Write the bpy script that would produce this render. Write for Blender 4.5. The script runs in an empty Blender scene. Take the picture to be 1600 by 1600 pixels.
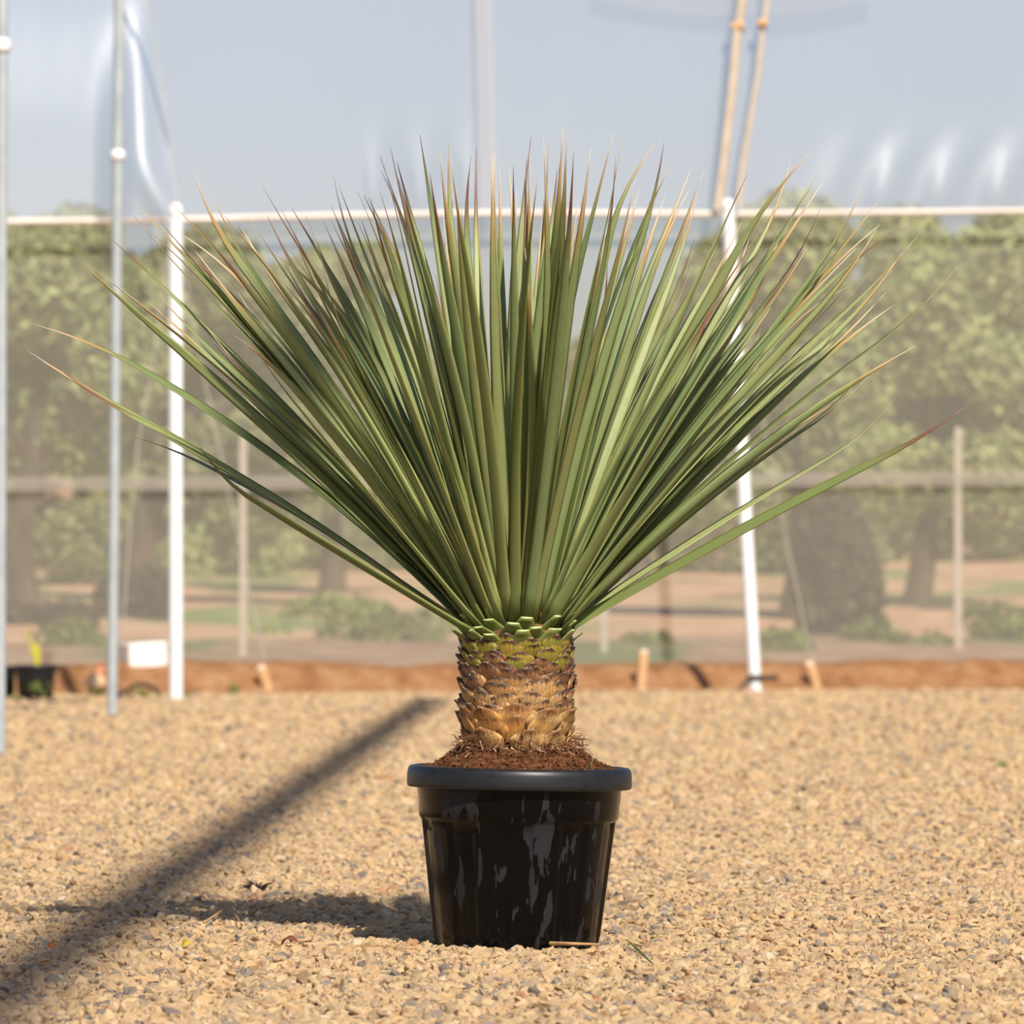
import bpy, bmesh, math, random
import numpy as np
from mathutils import Vector, Matrix, Euler, noise

C = bpy.context.scene.collection
SC = bpy.context.scene
PI = math.pi
R = math.radians
rnd = random.Random(11)

# ------------------------------------------------------------------ camera, sky, sun, exposure
F = 9000.0            # focal length in pixels of the 1600 px frame (135 mm on a 24 mm high sensor)
H = 0.63              # eye height
YH = 930.0            # row of the horizon
cam = bpy.data.cameras.new('camera')
cam.sensor_fit = 'HORIZONTAL'; cam.sensor_width = 24.0; cam.lens = 24.0 * F / 1600.0
cam.clip_start = 0.5; cam.clip_end = 900
cam.dof.use_dof = True; cam.dof.focus_distance = 10.2; cam.dof.aperture_fstop = 6.6
camo = bpy.data.objects.new('camera', cam); C.objects.link(camo)
camo.location = (0, 0, H)
camo.rotation_euler = (PI / 2 + math.atan((YH - 800) / F), 0, 0)
SC.camera = camo

SUN_AZ, SUN_EL = R(20), R(43)
w = bpy.data.worlds.new('sky'); SC.world = w; w.use_nodes = True
nt = w.node_tree; nt.nodes.clear()
sky = nt.nodes.new('ShaderNodeTexSky'); sky.sky_type = 'NISHITA'; sky.sun_disc = False
sky.sun_elevation = SUN_EL; sky.sun_rotation = PI - SUN_AZ
sky.air_density = 1.0; sky.dust_density = 1.0; sky.ozone_density = 3.0
bg = nt.nodes.new('ShaderNodeBackground'); bg.inputs['Strength'].default_value = 0.098
wo = nt.nodes.new('ShaderNodeOutputWorld')
tint = nt.nodes.new('ShaderNodeMix'); tint.data_type = 'RGBA'; tint.blend_type = 'MULTIPLY'; tint.inputs[0].default_value = 1.0
tint.inputs[7].default_value = (1.03, 0.955, 1.03, 1)      # a slightly violet haze
nt.links.new(sky.outputs[0], tint.inputs[6]); nt.links.new(tint.outputs[2], bg.inputs[0]); nt.links.new(bg.outputs[0], wo.inputs[0])

sl = bpy.data.lights.new('sun', 'SUN'); sl.energy = 5.3; sl.angle = R(1.1); sl.color = (1.0, 0.93, 0.82)
so = bpy.data.objects.new('sun', sl); C.objects.link(so)
to_sun = Vector((math.sin(SUN_AZ) * math.cos(SUN_EL), -math.cos(SUN_AZ) * math.cos(SUN_EL), math.sin(SUN_EL)))
so.rotation_euler = to_sun.to_track_quat('Z', 'Y').to_euler(); so.location = (6, -8, 14)

vs = SC.view_settings
vs.view_transform = 'Standard'; vs.look = 'None'; vs.exposure = 0.0; vs.gamma = 1.0; vs.use_curve_mapping = False

# ------------------------------------------------------------------ helpers
def W(px, py, d):
    "point at depth d seen at pixel (px, py)"
    return Vector(((px - 800) / F * d, d, H + (YH - py) / F * d))
def bank_y(x): return 36.7 + 0.35 * x            # foot of the earth bank, which runs slightly askew
def on_line(px, off=0.0):                          # depth of the askew line (plus off) along the sight line px
    return (36.7 + off) / (1 - 0.35 * (px - 800) / F)
def srgb(r, g, b):
    f = lambda c: ((c / 255 + 0.055) / 1.055) ** 2.4 if c > 10 else c / 255 / 12.92
    return (f(r), f(g), f(b), 1)

def obj(name, me, mat=None, parent=None):
    o = bpy.data.objects.new(name, me); C.objects.link(o)
    if mat is not None:
        for m in (mat if isinstance(mat, (list, tuple)) else [mat]): me.materials.append(m)
    if parent is not None: o.parent = parent
    return o
def empty(name, loc=(0, 0, 0), rot=(0, 0, 0)):
    o = bpy.data.objects.new(name, None); C.objects.link(o)
    o.location = loc; o.rotation_euler = rot; o.empty_display_size = 0.1
    return o
def tag(o, label=None, cat=None, group=None, kind=None):
    if label: o['label'] = label
    if cat: o['category'] = cat
    if group: o['group'] = group
    if kind: o['kind'] = kind
    return o
def mesh(name, vs_, fs, smooth=True, mi=None, attrs=None):
    me = bpy.data.meshes.new(name); me.from_pydata([tuple(v) for v in vs_], [], fs)
    if smooth: me.polygons.foreach_set('use_smooth', [True] * len(me.polygons))
    if mi: me.polygons.foreach_set('material_index', mi)
    for k, vals in (attrs or {}).items():
        a = me.attributes.new(k, 'FLOAT', 'POINT'); a.data.foreach_set('value', vals)
    me.update(); return me
def lathe(name, prof, seg=64, rfun=None, close=False):
    vs_, fs = [], []
    n = len(prof)
    for i in range(seg):
        a = 2 * PI * i / seg
        for j, (r, z) in enumerate(prof):
            rr = rfun(a, r, z, j) if rfun else r
            vs_.append((rr * math.cos(a), rr * math.sin(a), z))
    for i in range(seg):
        k = (i + 1) % seg
        for j in range(n - 1):
            fs.append((i * n + j, k * n + j, k * n + j + 1, i * n + j + 1))
    return mesh(name, vs_, fs)
def tube(name, pts, rad, seg=8, caps=True, flat=1.0):
    "tube along pts; rad a number or a list; flat squashes one axis"
    pts = [Vector(p) for p in pts]; n = len(pts)
    rs = rad if isinstance(rad, (list, tuple)) else [rad] * n
    vs_, fs = [], []
    ref = None
    for i, p in enumerate(pts):
        t = (pts[min(i + 1, n - 1)] - pts[max(i - 1, 0)]).normalized()
        if ref is None:
            ref = t.orthogonal().normalized()
        u = (ref - t * ref.dot(t)).normalized(); ref = u; v = t.cross(u)
        for k in range(seg):
            a = 2 * PI * k / seg
            vs_.append(p + (u * math.cos(a) + v * math.sin(a) * flat) * rs[i])
    for i in range(n - 1):
        for k in range(seg):
            k2 = (k + 1) % seg
            fs.append((i * seg + k, i * seg + k2, (i + 1) * seg + k2, (i + 1) * seg + k))
    if caps:
        b0 = len(vs_); vs_ += vs_[:seg] + vs_[(n - 1) * seg:n * seg]
        fs.append(tuple(range(b0 + seg - 1, b0 - 1, -1))); fs.append(tuple(range(b0 + seg, b0 + 2 * seg)))
    return mesh(name, vs_, fs)
def smoothstep(a, b, x):
    t = min(1, max(0, (x - a) / (b - a))); return t * t * (3 - 2 * t)
def nz(x, y, z=0.0): return noise.noise(Vector((x, y, z)))

# ------------------------------------------------------------------ material helpers
class Mat:
    def __init__(s, name):
        s.m = bpy.data.materials.new(name); s.m.use_nodes = True
        s.t = s.m.node_tree; s.N = s.t.nodes; s.b = s.N['Principled BSDF']; s.o = s.N['Material Output']
    def n(s, t, **kw):
        q = s.N.new(t)
        for k, v in kw.items():
            if k in q.inputs.keys(): q.inputs[k].default_value = v
            else: setattr(q, k, v)
        return q
    def l(s, a, b): s.t.links.new(a, b)
    def set(s, **kw):
        for k, v in kw.items(): s.b.inputs[k].default_value = v
    def coord(s, scale=(1, 1, 1), out='Object'):
        tc = s.n('ShaderNodeTexCoord'); mp = s.n('ShaderNodeMapping'); mp.inputs['Scale'].default_value = scale
        s.l(tc.outputs[out], mp.inputs[0]); return mp.outputs[0]
    def noise(s, vec, scale, detail=4, rough=0.55):
        q = s.n('ShaderNodeTexNoise'); q.inputs['Scale'].default_value = scale
        q.inputs['Detail'].default_value = detail; q.inputs['Roughness'].default_value = rough
        if vec is not None: s.l(vec, q.inputs['Vector'])
        return q.outputs['Fac']
    def ramp(s, fac, stops, const=False):
        q = s.n('ShaderNodeValToRGB'); cr = q.color_ramp
        if const: cr.interpolation = 'CONSTANT'
        while len(cr.elements) < len(stops): cr.elements.new(0.5)
        for e, (p, c) in zip(cr.elements, stops): e.position = p; e.color = c
        s.l(fac, q.inputs[0]); return q.outputs[0]
    def mix(s, fac, a, b, mode='MIX'):
        q = s.n('ShaderNodeMix'); q.data_type = 'RGBA'; q.blend_type = mode
        for i, v in ((0, fac), (6, a), (7, b)):
            if isinstance(v, (int, float, tuple)): q.inputs[i].default_value = v
            else: s.l(v, q.inputs[i])
        return q.outputs[2]
    def math(s, op, a, b=0.0):
        q = s.n('ShaderNodeMath'); q.operation = op
        for i, v in enumerate((a, b)):
            if isinstance(v, (int, float)): q.inputs[i].default_value = v
            else: s.l(v, q.inputs[i])
        return q.outputs[0]
    def attr(s, name):
        q = s.n('ShaderNodeAttribute'); q.attribute_name = name; return q.outputs['Fac']
    def rand(s): return s.n('ShaderNodeObjectInfo').outputs['Random']
    def color(s, c): s.l(c, s.b.inputs['Base Color'])
    def bump(s, h, strength=0.5, dist=0.01):
        q = s.n('ShaderNodeBump'); q.inputs['Strength'].default_value = strength; q.inputs['Distance'].default_value = dist
        s.l(h, q.inputs['Height']); s.l(q.outputs[0], s.b.inputs['Normal'])

def simple(name, c1, c2, scale=8, rough=0.6, bump=0.0, dist=0.005, metal=0.0, stretch=(1, 1, 1), spec=0.5):
    M = Mat(name); v = M.coord(stretch)
    f = M.noise(v, scale, 5)
    M.color(M.ramp(f, [(0.3, c1), (0.7, c2)])); M.set(Roughness=rough, Metallic=metal)
    M.b.inputs['Specular IOR Level'].default_value = spec
    if bump: M.bump(f, bump, dist)
    return M.m

# gravel
def gravel_stone_mat():
    M = Mat('gravel_stone')
    r = M.rand()
    T = [(0.0, srgb(202, 173, 130)), (0.22, srgb(212, 183, 140)), (0.42, srgb(194, 164, 123)), (0.56, srgb(206, 170, 122)),
         (0.68, srgb(184, 156, 126)), (0.78, srgb(166, 146, 118)), (0.89, srgb(136, 129, 119)), (0.94, srgb(156, 122, 92)),
         (0.96, srgb(108, 104, 102)), (0.978, srgb(214, 196, 168)), (0.99, srgb(180, 132, 94))]
    c = M.ramp(r, T, const=True)
    f = M.noise(M.coord(), 300, 3)
    c = M.mix(M.math('MULTIPLY', f, 0.5), c, srgb(160, 130, 94))
    M.color(c); M.set(Roughness=0.85); M.b.inputs['Specular IOR Level'].default_value = 0.25
    M.bump(M.noise(M.coord(), 700, 3), 0.4, 0.001)
    return M.m
def gravel_base_mat():
    M = Mat('gravel_base')
    v = M.coord()
    a = M.n('ShaderNodeTexVoronoi'); a.inputs['Scale'].default_value = 75; M.l(v, a.inputs['Vector'])
    c = M.ramp(a.outputs['Color'], [(0.0, srgb(204, 174, 130)), (0.35, srgb(188, 158, 116)), (0.55, srgb(212, 182, 138)), (0.8, srgb(160, 138, 108)), (1.0, srgb(218, 190, 148))])
    f = M.noise(v, 0.7, 5)
    c = M.mix(M.ramp(f, [(0.35, (0, 0, 0, 1)), (0.75, (0.5, 0.5, 0.5, 1))]), c, srgb(184, 152, 112))
    M.color(c); M.set(Roughness=0.95); M.b.inputs['Specular IOR Level'].default_value = 0.1
    M.bump(a.outputs['Distance'], 1.0, 0.012)
    return M.m
def soil_mat(name, cols, scale, bump, dist):
    M = Mat(name); v = M.coord()
    f = M.noise(v, scale, 8, 0.65)
    M.color(M.ramp(f, [(0.28, cols[0]), (0.5, cols[1]), (0.72, cols[2])]))
    M.set(Roughness=0.95); M.b.inputs['Specular IOR Level'].default_value = 0.1
    M.bump(M.noise(v, scale * 3, 6, 0.7), bump, dist)
    return M.m
def rear_land_mat():
    M = Mat('rear_land'); v = M.coord((1, 0.35, 1))
    f = M.noise(v, 0.55, 6, 0.6)
    soil = M.ramp(M.noise(v, 2.4, 6), [(0.3, srgb(196, 142, 104)), (0.7, srgb(230, 188, 148))])
    green = M.ramp(M.noise(v, 4.0, 6), [(0.3, srgb(104, 122, 62)), (0.7, srgb(156, 168, 100))])
    M.color(M.mix(M.ramp(f, [(0.5, (0, 0, 0, 1)), (0.6, (1, 1, 1, 1))]), soil, green))
    M.set(Roughness=0.95); M.bump(M.noise(v, 6, 8), 0.8, 0.1)
    return M.m
def net_mat(name, fac, col):
    M = Mat(name); v = M.coord()
    tr = M.n('ShaderNodeBsdfTransparent'); df = M.n('ShaderNodeBsdfDiffuse'); tl = M.n('ShaderNodeBsdfTranslucent')
    df.inputs['Color'].default_value = col; tl.inputs['Color'].default_value = col
    ms = M.n('ShaderNodeMixShader'); ms.inputs[0].default_value = 0.3
    M.l(df.outputs[0], ms.inputs[1]); M.l(tl.outputs[0], ms.inputs[2])
    wv = M.n('ShaderNodeTexWave'); wv.bands_direction = 'Z'; wv.inputs['Scale'].default_value = 7.0; wv.inputs['Distortion'].default_value = 0.6
    M.l(v, wv.inputs['Vector'])
    n_ = M.noise(v, 0.5, 3)
    ff = M.math('ADD', M.math('MULTIPLY', wv.outputs['Fac'], 0.05), M.math('ADD', fac - 0.06, M.math('MULTIPLY', n_, 0.08)))
    mx = M.n('ShaderNodeMixShader'); M.l(ff, mx.inputs[0]); M.l(tr.outputs[0], mx.inputs[1]); M.l(ms.outputs[0], mx.inputs[2])
    M.l(mx.outputs[0], M.o.inputs[0]); M.N.remove(M.b)
    return M.m
def film_mat(name, fac, gloss=0.25, rough=0.25):
    M = Mat(name); v = M.coord()
    tr = M.n('ShaderNodeBsdfTransparent'); tr.inputs['Color'].default_value = (0.97, 0.97, 0.97, 1)
    df = M.n('ShaderNodeBsdfDiffuse'); tl = M.n('ShaderNodeBsdfTranslucent'); gl = M.n('ShaderNodeBsdfGlossy')
    for q in (df, tl): q.inputs['Color'].default_value = (0.66, 0.67, 0.70, 1)
    gl.inputs['Roughness'].default_value = rough; gl.inputs['Color'].default_value = (0.9, 0.9, 0.9, 1)
    bp = M.n('ShaderNodeBump'); bp.inputs['Strength'].default_value = 0.25; bp.inputs['Distance'].default_value = 0.05
    M.l(M.noise(M.coord((1.6, 1, 0.5)), 1.5, 4), bp.inputs['Height']); M.l(bp.outputs[0], gl.inputs['Normal'])
    a = M.n('ShaderNodeMixShader'); a.inputs[0].default_value = 0.4; M.l(df.outputs[0], a.inputs[1]); M.l(tl.outputs[0], a.inputs[2])
    b = M.n('ShaderNodeMixShader'); b.inputs[0].default_value = gloss; M.l(a.outputs[0], b.inputs[1]); M.l(gl.outputs[0], b.inputs[2])
    mx = M.n('ShaderNodeMixShader'); mx.inputs[0].default_value = fac; M.l(tr.outputs[0], mx.inputs[1]); M.l(b.outputs[0], mx.inputs[2])
    M.l(mx.outputs[0], M.o.inputs[0]); M.N.remove(M.b)
    return M.m
def foliage_mat(name, c1, c2):
    M = Mat(name)
    r = M.attr('shade')
    M.color(M.ramp(r, [(0.0, c1), (1.0, c2)])); M.set(Roughness=0.7)
    M.b.inputs['Specular IOR Level'].default_value = 0.2
    return M.m
def leaf_mat():
    M = Mat('yucca_leaf'); r = M.rand(); t = M.attr('t'); e = M.attr('edge')
    g = M.ramp(r, [(0.0, srgb(120, 134, 72)), (0.2, srgb(158, 172, 110)), (0.4, srgb(130, 152, 98)), (0.6, srgb(112, 122, 64)), (0.8, srgb(178, 187, 122)), (1.0, srgb(126, 142, 78))])
    st = M.noise(M.coord((60, 60, 3)), 2.0, 3)
    g = M.mix(M.ramp(st, [(0.5, (0, 0, 0, 1)), (0.85, (0.5, 0.5, 0.5, 1))]), g, srgb(138, 128, 84))
    # the margins are yellow
    g = M.mix(M.math('MULTIPLY', M.math('POWER', e, 6.0), 0.75), g, srgb(196, 188, 104))
    # foot of the leaf yellow-green
    base = M.ramp(t, [(0.0, (1, 1, 1, 1)), (0.09, (0, 0, 0, 1))])
    g = M.mix(M.math('MULTIPLY', base, 0.5), g, srgb(142, 158, 88))
    tt = M.math('ADD', t, M.math('MULTIPLY', M.math('SUBTRACT', M.math('FRACT', M.math('MULTIPLY', r, 37.7)), 0.5), 0.14))
    tipf = M.ramp(tt, [(0.78, (0, 0, 0, 1)), (0.91, (1, 1, 1, 1))])
    tip_a = M.ramp(tt, [(0.74, srgb(176, 170, 88)), (0.86, srgb(200, 156, 92)), (0.93, srgb(214, 184, 136)), (1.0, srgb(226, 212, 186))])
    tip_b = M.ramp(tt, [(0.74, srgb(122, 116, 70)), (0.86, srgb(128, 72, 54)), (1.0, srgb(150, 112, 92))])
    sel = M.ramp(M.math('FRACT', M.math('MULTIPLY', r, 91.3)), [(0.0, (0, 0, 0, 1)), (0.76, (1, 1, 1, 1))], const=True)
    c = M.mix(tipf, g, M.mix(sel, tip_a, tip_b))
    M.color(c); M.set(Roughness=0.50); M.b.inputs['Specular IOR Level'].default_value = 0.5
    tl = M.n('ShaderNodeBsdfTranslucent'); M.l(c, tl.inputs['Color'])
    ms = M.n('ShaderNodeMixShader'); ms.inputs[0].default_value = 0.22
    M.l(M.b.outputs[0], ms.inputs[1]); M.l(tl.outputs[0], ms.inputs[2]); M.l(ms.outputs[0], M.o.inputs[0])
    return M.m
def scale_mat(name, cols, tipc, streak=0.5, rough=0.55):
    M = Mat(name); r = M.rand(); v = M.attr('v')
    c = M.ramp(r, [(i / max(1, len(cols) - 1), k) for i, k in enumerate(cols)])
    s = M.noise(M.coord((300, 300, 25)), 1.0, 4)
    s2 = M.noise(M.coord(), 60, 4)
    c = M.mix(M.math('MULTIPLY', M.ramp(s2, [(0.35, (0, 0, 0, 1)), (0.7, (1, 1, 1, 1))]), 0.6), c, srgb(112, 66, 36))
    s3 = M.noise(M.coord((420, 420, 40)), 1.0, 3)
    c = M.mix(M.ramp(s3, [(0.52, (0, 0, 0, 1)), (0.66, (0.55, 0.55, 0.55, 1))]), c, srgb(84, 52, 32))
    vv = M.math('ADD', v, M.math('MULTIPLY', M.math('SUBTRACT', s, 0.5), streak))
    c = M.mix(M.ramp(vv, [(0.66, (0, 0, 0, 1)), (0.84, (1, 1, 1, 1))]), c, tipc)
    c = M.mix(M.ramp(v, [(0.95, (0, 0, 0, 1)), (1.0, (0.55, 0.55, 0.55, 1))]), c, srgb(190, 164, 128))
    M.color(c); M.set(Roughness=rough); M.bump(s, 0.4, 0.002)
    return M.m
def pot_mat():
    M = Mat('black_plastic')
    v = M.coord((34, 34, 8))
    f = M.noise(v, 1.0, 3, 0.5)
    g = M.noise(M.coord((60, 60, 40)), 1.0, 4)
    ff = M.math('ADD', f, M.math('MULTIPLY', M.math('SUBTRACT', g, 0.5), 0.10))
    dry = M.ramp(ff, [(0.565, (0, 0, 0, 1)), (0.58, (1, 1, 1, 1))])
    dust = M.noise(M.coord(), 90, 5)
    c = M.mix(dry, (0.0035, 0.0033, 0.0035, 1), (0.021, 0.0205, 0.022, 1))
    c = M.mix(M.ramp(dust, [(0.66, (0, 0, 0, 1)), (0.8, (0.10, 0.10, 0.10, 1))]), c, srgb(150, 120, 90))
    M.color(c)
    M.l(M.ramp(dry, [(0, (0.16, 0.16, 0.16, 1)), (1, (0.5, 0.5, 0.5, 1))]), M.b.inputs['Roughness'])
    M.b.inputs['Specular IOR Level'].default_value = 0.24
    return M.m
def rim_mat():
    M = Mat('black_plastic_rim')
    f = M.noise(M.coord((30, 30, 60)), 1.0, 5)
    c = M.ramp(f, [(0.36, (0.008, 0.008, 0.009, 1)), (0.46, (0.014, 0.0142, 0.0155, 1))])
    M.color(c); M.set(Roughness=0.42)
    return M.m

M_STONE = gravel_stone_mat(); M_GBASE = gravel_base_mat()
M_BANK = soil_mat('bank_soil', [srgb(146, 98, 62), srgb(182, 132, 90), srgb(204, 160, 118)], 6.0, 1.0, 0.05)
M_LAND = rear_land_mat()
M_SOIL = soil_mat('potting_soil', [srgb(62, 38, 26), srgb(104, 66, 42), srgb(150, 104, 70)], 90, 0.9, 0.004)
M_NET = net_mat('net', 0.41, (0.455, 0.43, 0.345, 1)); M_SEAM = net_mat('net_seam', 0.56, (0.46, 0.42, 0.35, 1))
M_FILM = film_mat('film', 0.42, 0.12, 0.48); M_FILM2 = film_mat('film_glossy', 0.42, 0.30, 0.50); M_FILM3 = film_mat('film_fold', 0.62, 0.15, 0.35)
M_HEM = simple('hem_plastic', srgb(226, 212, 198), srgb(238, 228, 216), 3, 0.5)
M_STRAP = simple('strap_webbing', srgb(196, 176, 150), srgb(216, 198, 172), 10, 0.7)
M_WHITEP = simple('white_paint', srgb(238, 240, 240), srgb(250, 250, 248), 4, 0.4)
M_GALV = simple('galvanised_steel', srgb(172, 179, 179), srgb(192, 198, 197), 9, 0.45, metal=0.15)
M_CLAMP = simple('clamp_white', srgb(232, 232, 228), srgb(250, 250, 248), 9, 0.35)
M_POST = simple('fence_post', srgb(222, 206, 184), srgb(240, 228, 208), 6, 0.8)
M_ROPE = simple('guy_rope', srgb(206, 200, 186), srgb(226, 220, 206), 20, 0.8)
M_STAKE = simple('stake_wood', srgb(190, 140, 88), srgb(226, 186, 140), 14, 0.85, 0.4, stretch=(1, 1, 0.3))
M_STAKEEND = simple('stake_end', srgb(226, 196, 164), srgb(240, 216, 190), 30, 0.85)
M_BLACKP = simple('nursery_pot', srgb(24, 24, 27), srgb(36, 36, 40), 8, 0.5)
M_HOSE = simple('hose_rubber', srgb(48, 42, 38), srgb(70, 60, 52), 12, 0.6)
M_BOX = simple('white_plastic', srgb(236, 228, 218), srgb(248, 244, 238), 3, 0.5)
M_WEED = simple('weed_leaf', srgb(92, 112, 50), srgb(136, 150, 72), 20, 0.7)
M_SHOOT = simple('yellow_shoot', srgb(176, 170, 40), srgb(206, 196, 70), 12, 0.6)
M_ROCK = simple('pale_rock', srgb(200, 158, 112), srgb(234, 200, 156), 6, 0.9, 0.6)
M_ROCKR = simple('red_rock', srgb(170, 100, 72), srgb(206, 140, 104), 6, 0.9, 0.6)
M_BARK = simple('bark', srgb(64, 52, 42), srgb(104, 88, 70), 6, 0.95, 0.8, 0.03, stretch=(1, 1, 0.3))
M_FOL = [foliage_mat('olive_foliage', srgb(104, 116, 58), srgb(190, 198, 132)),
         foliage_mat('dark_foliage', srgb(88, 96, 54), srgb(172, 178, 118)),
         foliage_mat('light_foliage', srgb(114, 126, 66), srgb(204, 210, 142))]
M_GRASSR = foliage_mat('rear_grass', srgb(90, 108, 46), srgb(166, 178, 96))
M_BRUSH_SHADE = foliage_mat('dry_brush_and_shade', srgb(46, 38, 30), srgb(98, 84, 66))  # dry bushes, and the dark mass that carries shade in its colour
M_LEAF = leaf_mat()
M_S_GREEN = scale_mat('scale_green', [srgb(128, 140, 62), srgb(112, 128, 56)], srgb(96, 84, 44), 0.3)
M_S_YEL = scale_mat('scale_yellow_green', [srgb(160, 156, 44), srgb(142, 144, 50), srgb(172, 150, 50)], srgb(70, 40, 26))
M_S_BRN = scale_mat('scale_brown', [srgb(150, 104, 66), srgb(126, 84, 52), srgb(172, 126, 82)], srgb(66, 42, 28))
M_S_TAN = scale_mat('scale_tan', [srgb(218, 170, 108), srgb(200, 148, 86), srgb(230, 188, 126)], srgb(92, 68, 48))
M_S_GOLD = scale_mat('scale_golden', [srgb(224, 176, 100), srgb(238, 200, 134), srgb(212, 148, 68)], srgb(128, 84, 44))
M_CORE = simple('trunk_core', srgb(70, 42, 24), srgb(140, 92, 54), 40, 0.9, 0.6, 0.004)
M_STUB = simple('stub_green', srgb(112, 122, 58), srgb(134, 144, 76), 30, 0.5)
M_CUT = simple('cut_face', srgb(206, 220, 142), srgb(222, 230, 160), 60, 0.5)
M_FIBRE = [simple('fibre_pale', srgb(196, 156, 108), srgb(226, 196, 150), 50, 0.8),
           simple('fibre_brown', srgb(92, 56, 34), srgb(140, 90, 58), 50, 0.9)]
M_POT = pot_mat(); M_RIM = rim_mat()
M_GREENB = simple('grass_blade', srgb(74, 104, 30), srgb(104, 130, 48), 30, 0.5)
M_DRYY = simple('dry_leaf_yellow', srgb(214, 180, 28), srgb(232, 200, 50), 30, 0.6)
M_DRYO = simple('dry_leaf_orange', srgb(204, 112, 40), srgb(220, 136, 62), 30, 0.7)
M_DRYB = simple('dry_leaf_brown', srgb(112, 62, 32), srgb(150, 88, 48), 30, 0.8)
M_TWIG = simple('dry_twig', srgb(176, 134, 84), srgb(206, 166, 110), 40, 0.9)
M_DTUFT = simple('dark_root', srgb(40, 30, 24), srgb(70, 52, 40), 40, 0.9)

# ------------------------------------------------------------------ ground
def gz(x, y):
    return 0.010 * nz(x * 1.1, y * 0.9, 3.1) + 0.004 * nz(x * 4, y * 4, 7.7)
def grid_mesh(name, xs, ys, zf):
    vs_ = [(x, y, zf(x, y)) for y in ys for x in xs]; n = len(xs)
    fs = [(j * n + i, j * n + i + 1, (j + 1) * n + i + 1, (j + 1) * n + i) for j in range(len(ys) - 1) for i in range(n - 1)]
    return mesh(name, vs_, fs)
ys = np.concatenate([np.linspace(-8, 6, 8), np.linspace(6.3, 16, 60), np.linspace(16.5, 41, 40)])
xs = np.concatenate([np.linspace(-14, -3.2, 10), np.linspace(-3, 3, 61), np.linspace(3.2, 14, 10)])
g = obj('ground_gravel_bed', grid_mesh('ground', xs, ys, lambda x, y: gz(x, y) - 0.004), M_GBASE)
tag(g, 'tan crushed gravel bed of the nursery yard', kind='structure')

def bank_z(x, s):      # s = distance behind the foot line
    h = 0.19 + 0.035 * nz(x * 1.3, 0.3, 1.0) + 0.015 * nz(x * 5, 2, 4)
    up = smoothstep(0, 0.42 + 0.1 * nz(x * 2.1, 5, 2), s)
    z = h * up + 0.018 * nz(x * 7, s * 6, 5) * up
    return max(z, -0.02) - (0.03 if s <= 0 else 0)
def rear_z(x, y):
    s = y - bank_y(x)
    return 0.16 + max(0, s - 2) * 0.021 + (max(0, y - 70) * 0.012) + 0.05 * nz(x * 0.3, y * 0.2, 9) + 0.02 * nz(x, y * .6, 3)
bx = np.linspace(-7.5, 7.5, 190); bs = list(np.linspace(-0.05, 1.1, 22)) + [1.6, 2.2]
vs_ = [(x, bank_y(x) + s, bank_z(x, s) if s < 1.2 else 0.13) for s in bs for x in bx]; n = len(bx)
fs = [(j * n + i, j * n + i + 1, (j + 1) * n + i + 1, (j + 1) * n + i) for j in range(len(bs) - 1) for i in range(n - 1)]
tag(obj('terrain_earth_bank', mesh('earth_bank', vs_, fs), M_BANK), 'low reddish earth bank along the foot of the net', kind='structure')
rx = np.linspace(-40, 40, 121); rs = list(np.linspace(1.0, 30, 60)) + list(np.linspace(32, 140, 28))
vs_ = [(x, bank_y(x) * 0 + 36.7 + 0.35 * max(-8, min(8, x)) + s, rear_z(x, 36.7 + 0.35 * max(-8, min(8, x)) + s) if s > 1.1 else 0.1) for s in rs for x in rx]; n = len(rx)
fs = [(j * n + i, j * n + i + 1, (j + 1) * n + i + 1, (j + 1) * n + i) for j in range(len(rs) - 1) for i in range(n - 1)]
tag(obj('land_behind_net', mesh('rear_land', vs_, fs), M_LAND), 'dry pinkish soil with green patches beyond the net', kind='structure')

# ------------------------------------------------------------------ gravel stones: one scatter, nobody could count them
PX, PY = W(807, 0, 10.3).x, 10.3           # the potted plant stands here
stones = bpy.data.collections.new('gravel_stone_kinds')
for k in range(7):
    bm = bmesh.new(); bmesh.ops.create_icosphere(bm, subdivisions=2 if k < 4 else 1, radius=1.0)
    a = rnd.random() * 50
    for v in bm.verts:
        p = v.co.copy()
        q = 1 + 0.60 * nz(p.x * 1.2 + a, p.y * 1.2, p.z * 1.2) + 0.20 * nz(p.x * 3 + a, p.y * 3, p.z * 3)
        v.co = Vector((p.x * q * 1.15, p.y * q * (0.75 + 0.1 * (k % 3)), p.z * q * (0.42 + 0.08 * (k % 4))))
    me = bpy.data.meshes.new('gravel_stone'); bm.to_mesh(me); bm.free(); me.materials.append(M_STONE)
    stones.objects.link(bpy.data.objects.new('gravel_stone', me))
rng = np.random.default_rng(5)
P, SCL = [], []
def scatter(y0, y1, dens, smin, smax, marg):
    area_n = 0
    for y in np.arange(y0, y1, 0.25):
        hw = 800 / F * (y + 0.25) + marg
        n = int(dens * 2 * hw * 0.25)
        x_ = rng.uniform(-hw, hw, n); y_ = rng.uniform(y, y + 0.25, n)
        s_ = smin * (smax / smin) ** (rng.random(n) ** 1.9)
        keep = ((x_ - PX) ** 2 + (y_ - PY) ** 2) > (0.152 + s_ * 0.5) ** 2
        P.append(np.stack([x_[keep], y_[keep]], 1)); SCL.append(s_[keep])
scatter(8.2, 12.0, 9000, 0.0040, 0.0145, 0.10)
scatter(7.4, 8.2, 4500, 0.0060, 0.0150, 0.60)
scatter(12.0, 17.0, 4600, 0.0062, 0.016, 0.15)
scatter(17.0, 25.0, 1500, 0.010, 0.020, 0.3)
scatter(25.0, 37.5, 520, 0.015, 0.026, 0.8)
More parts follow.
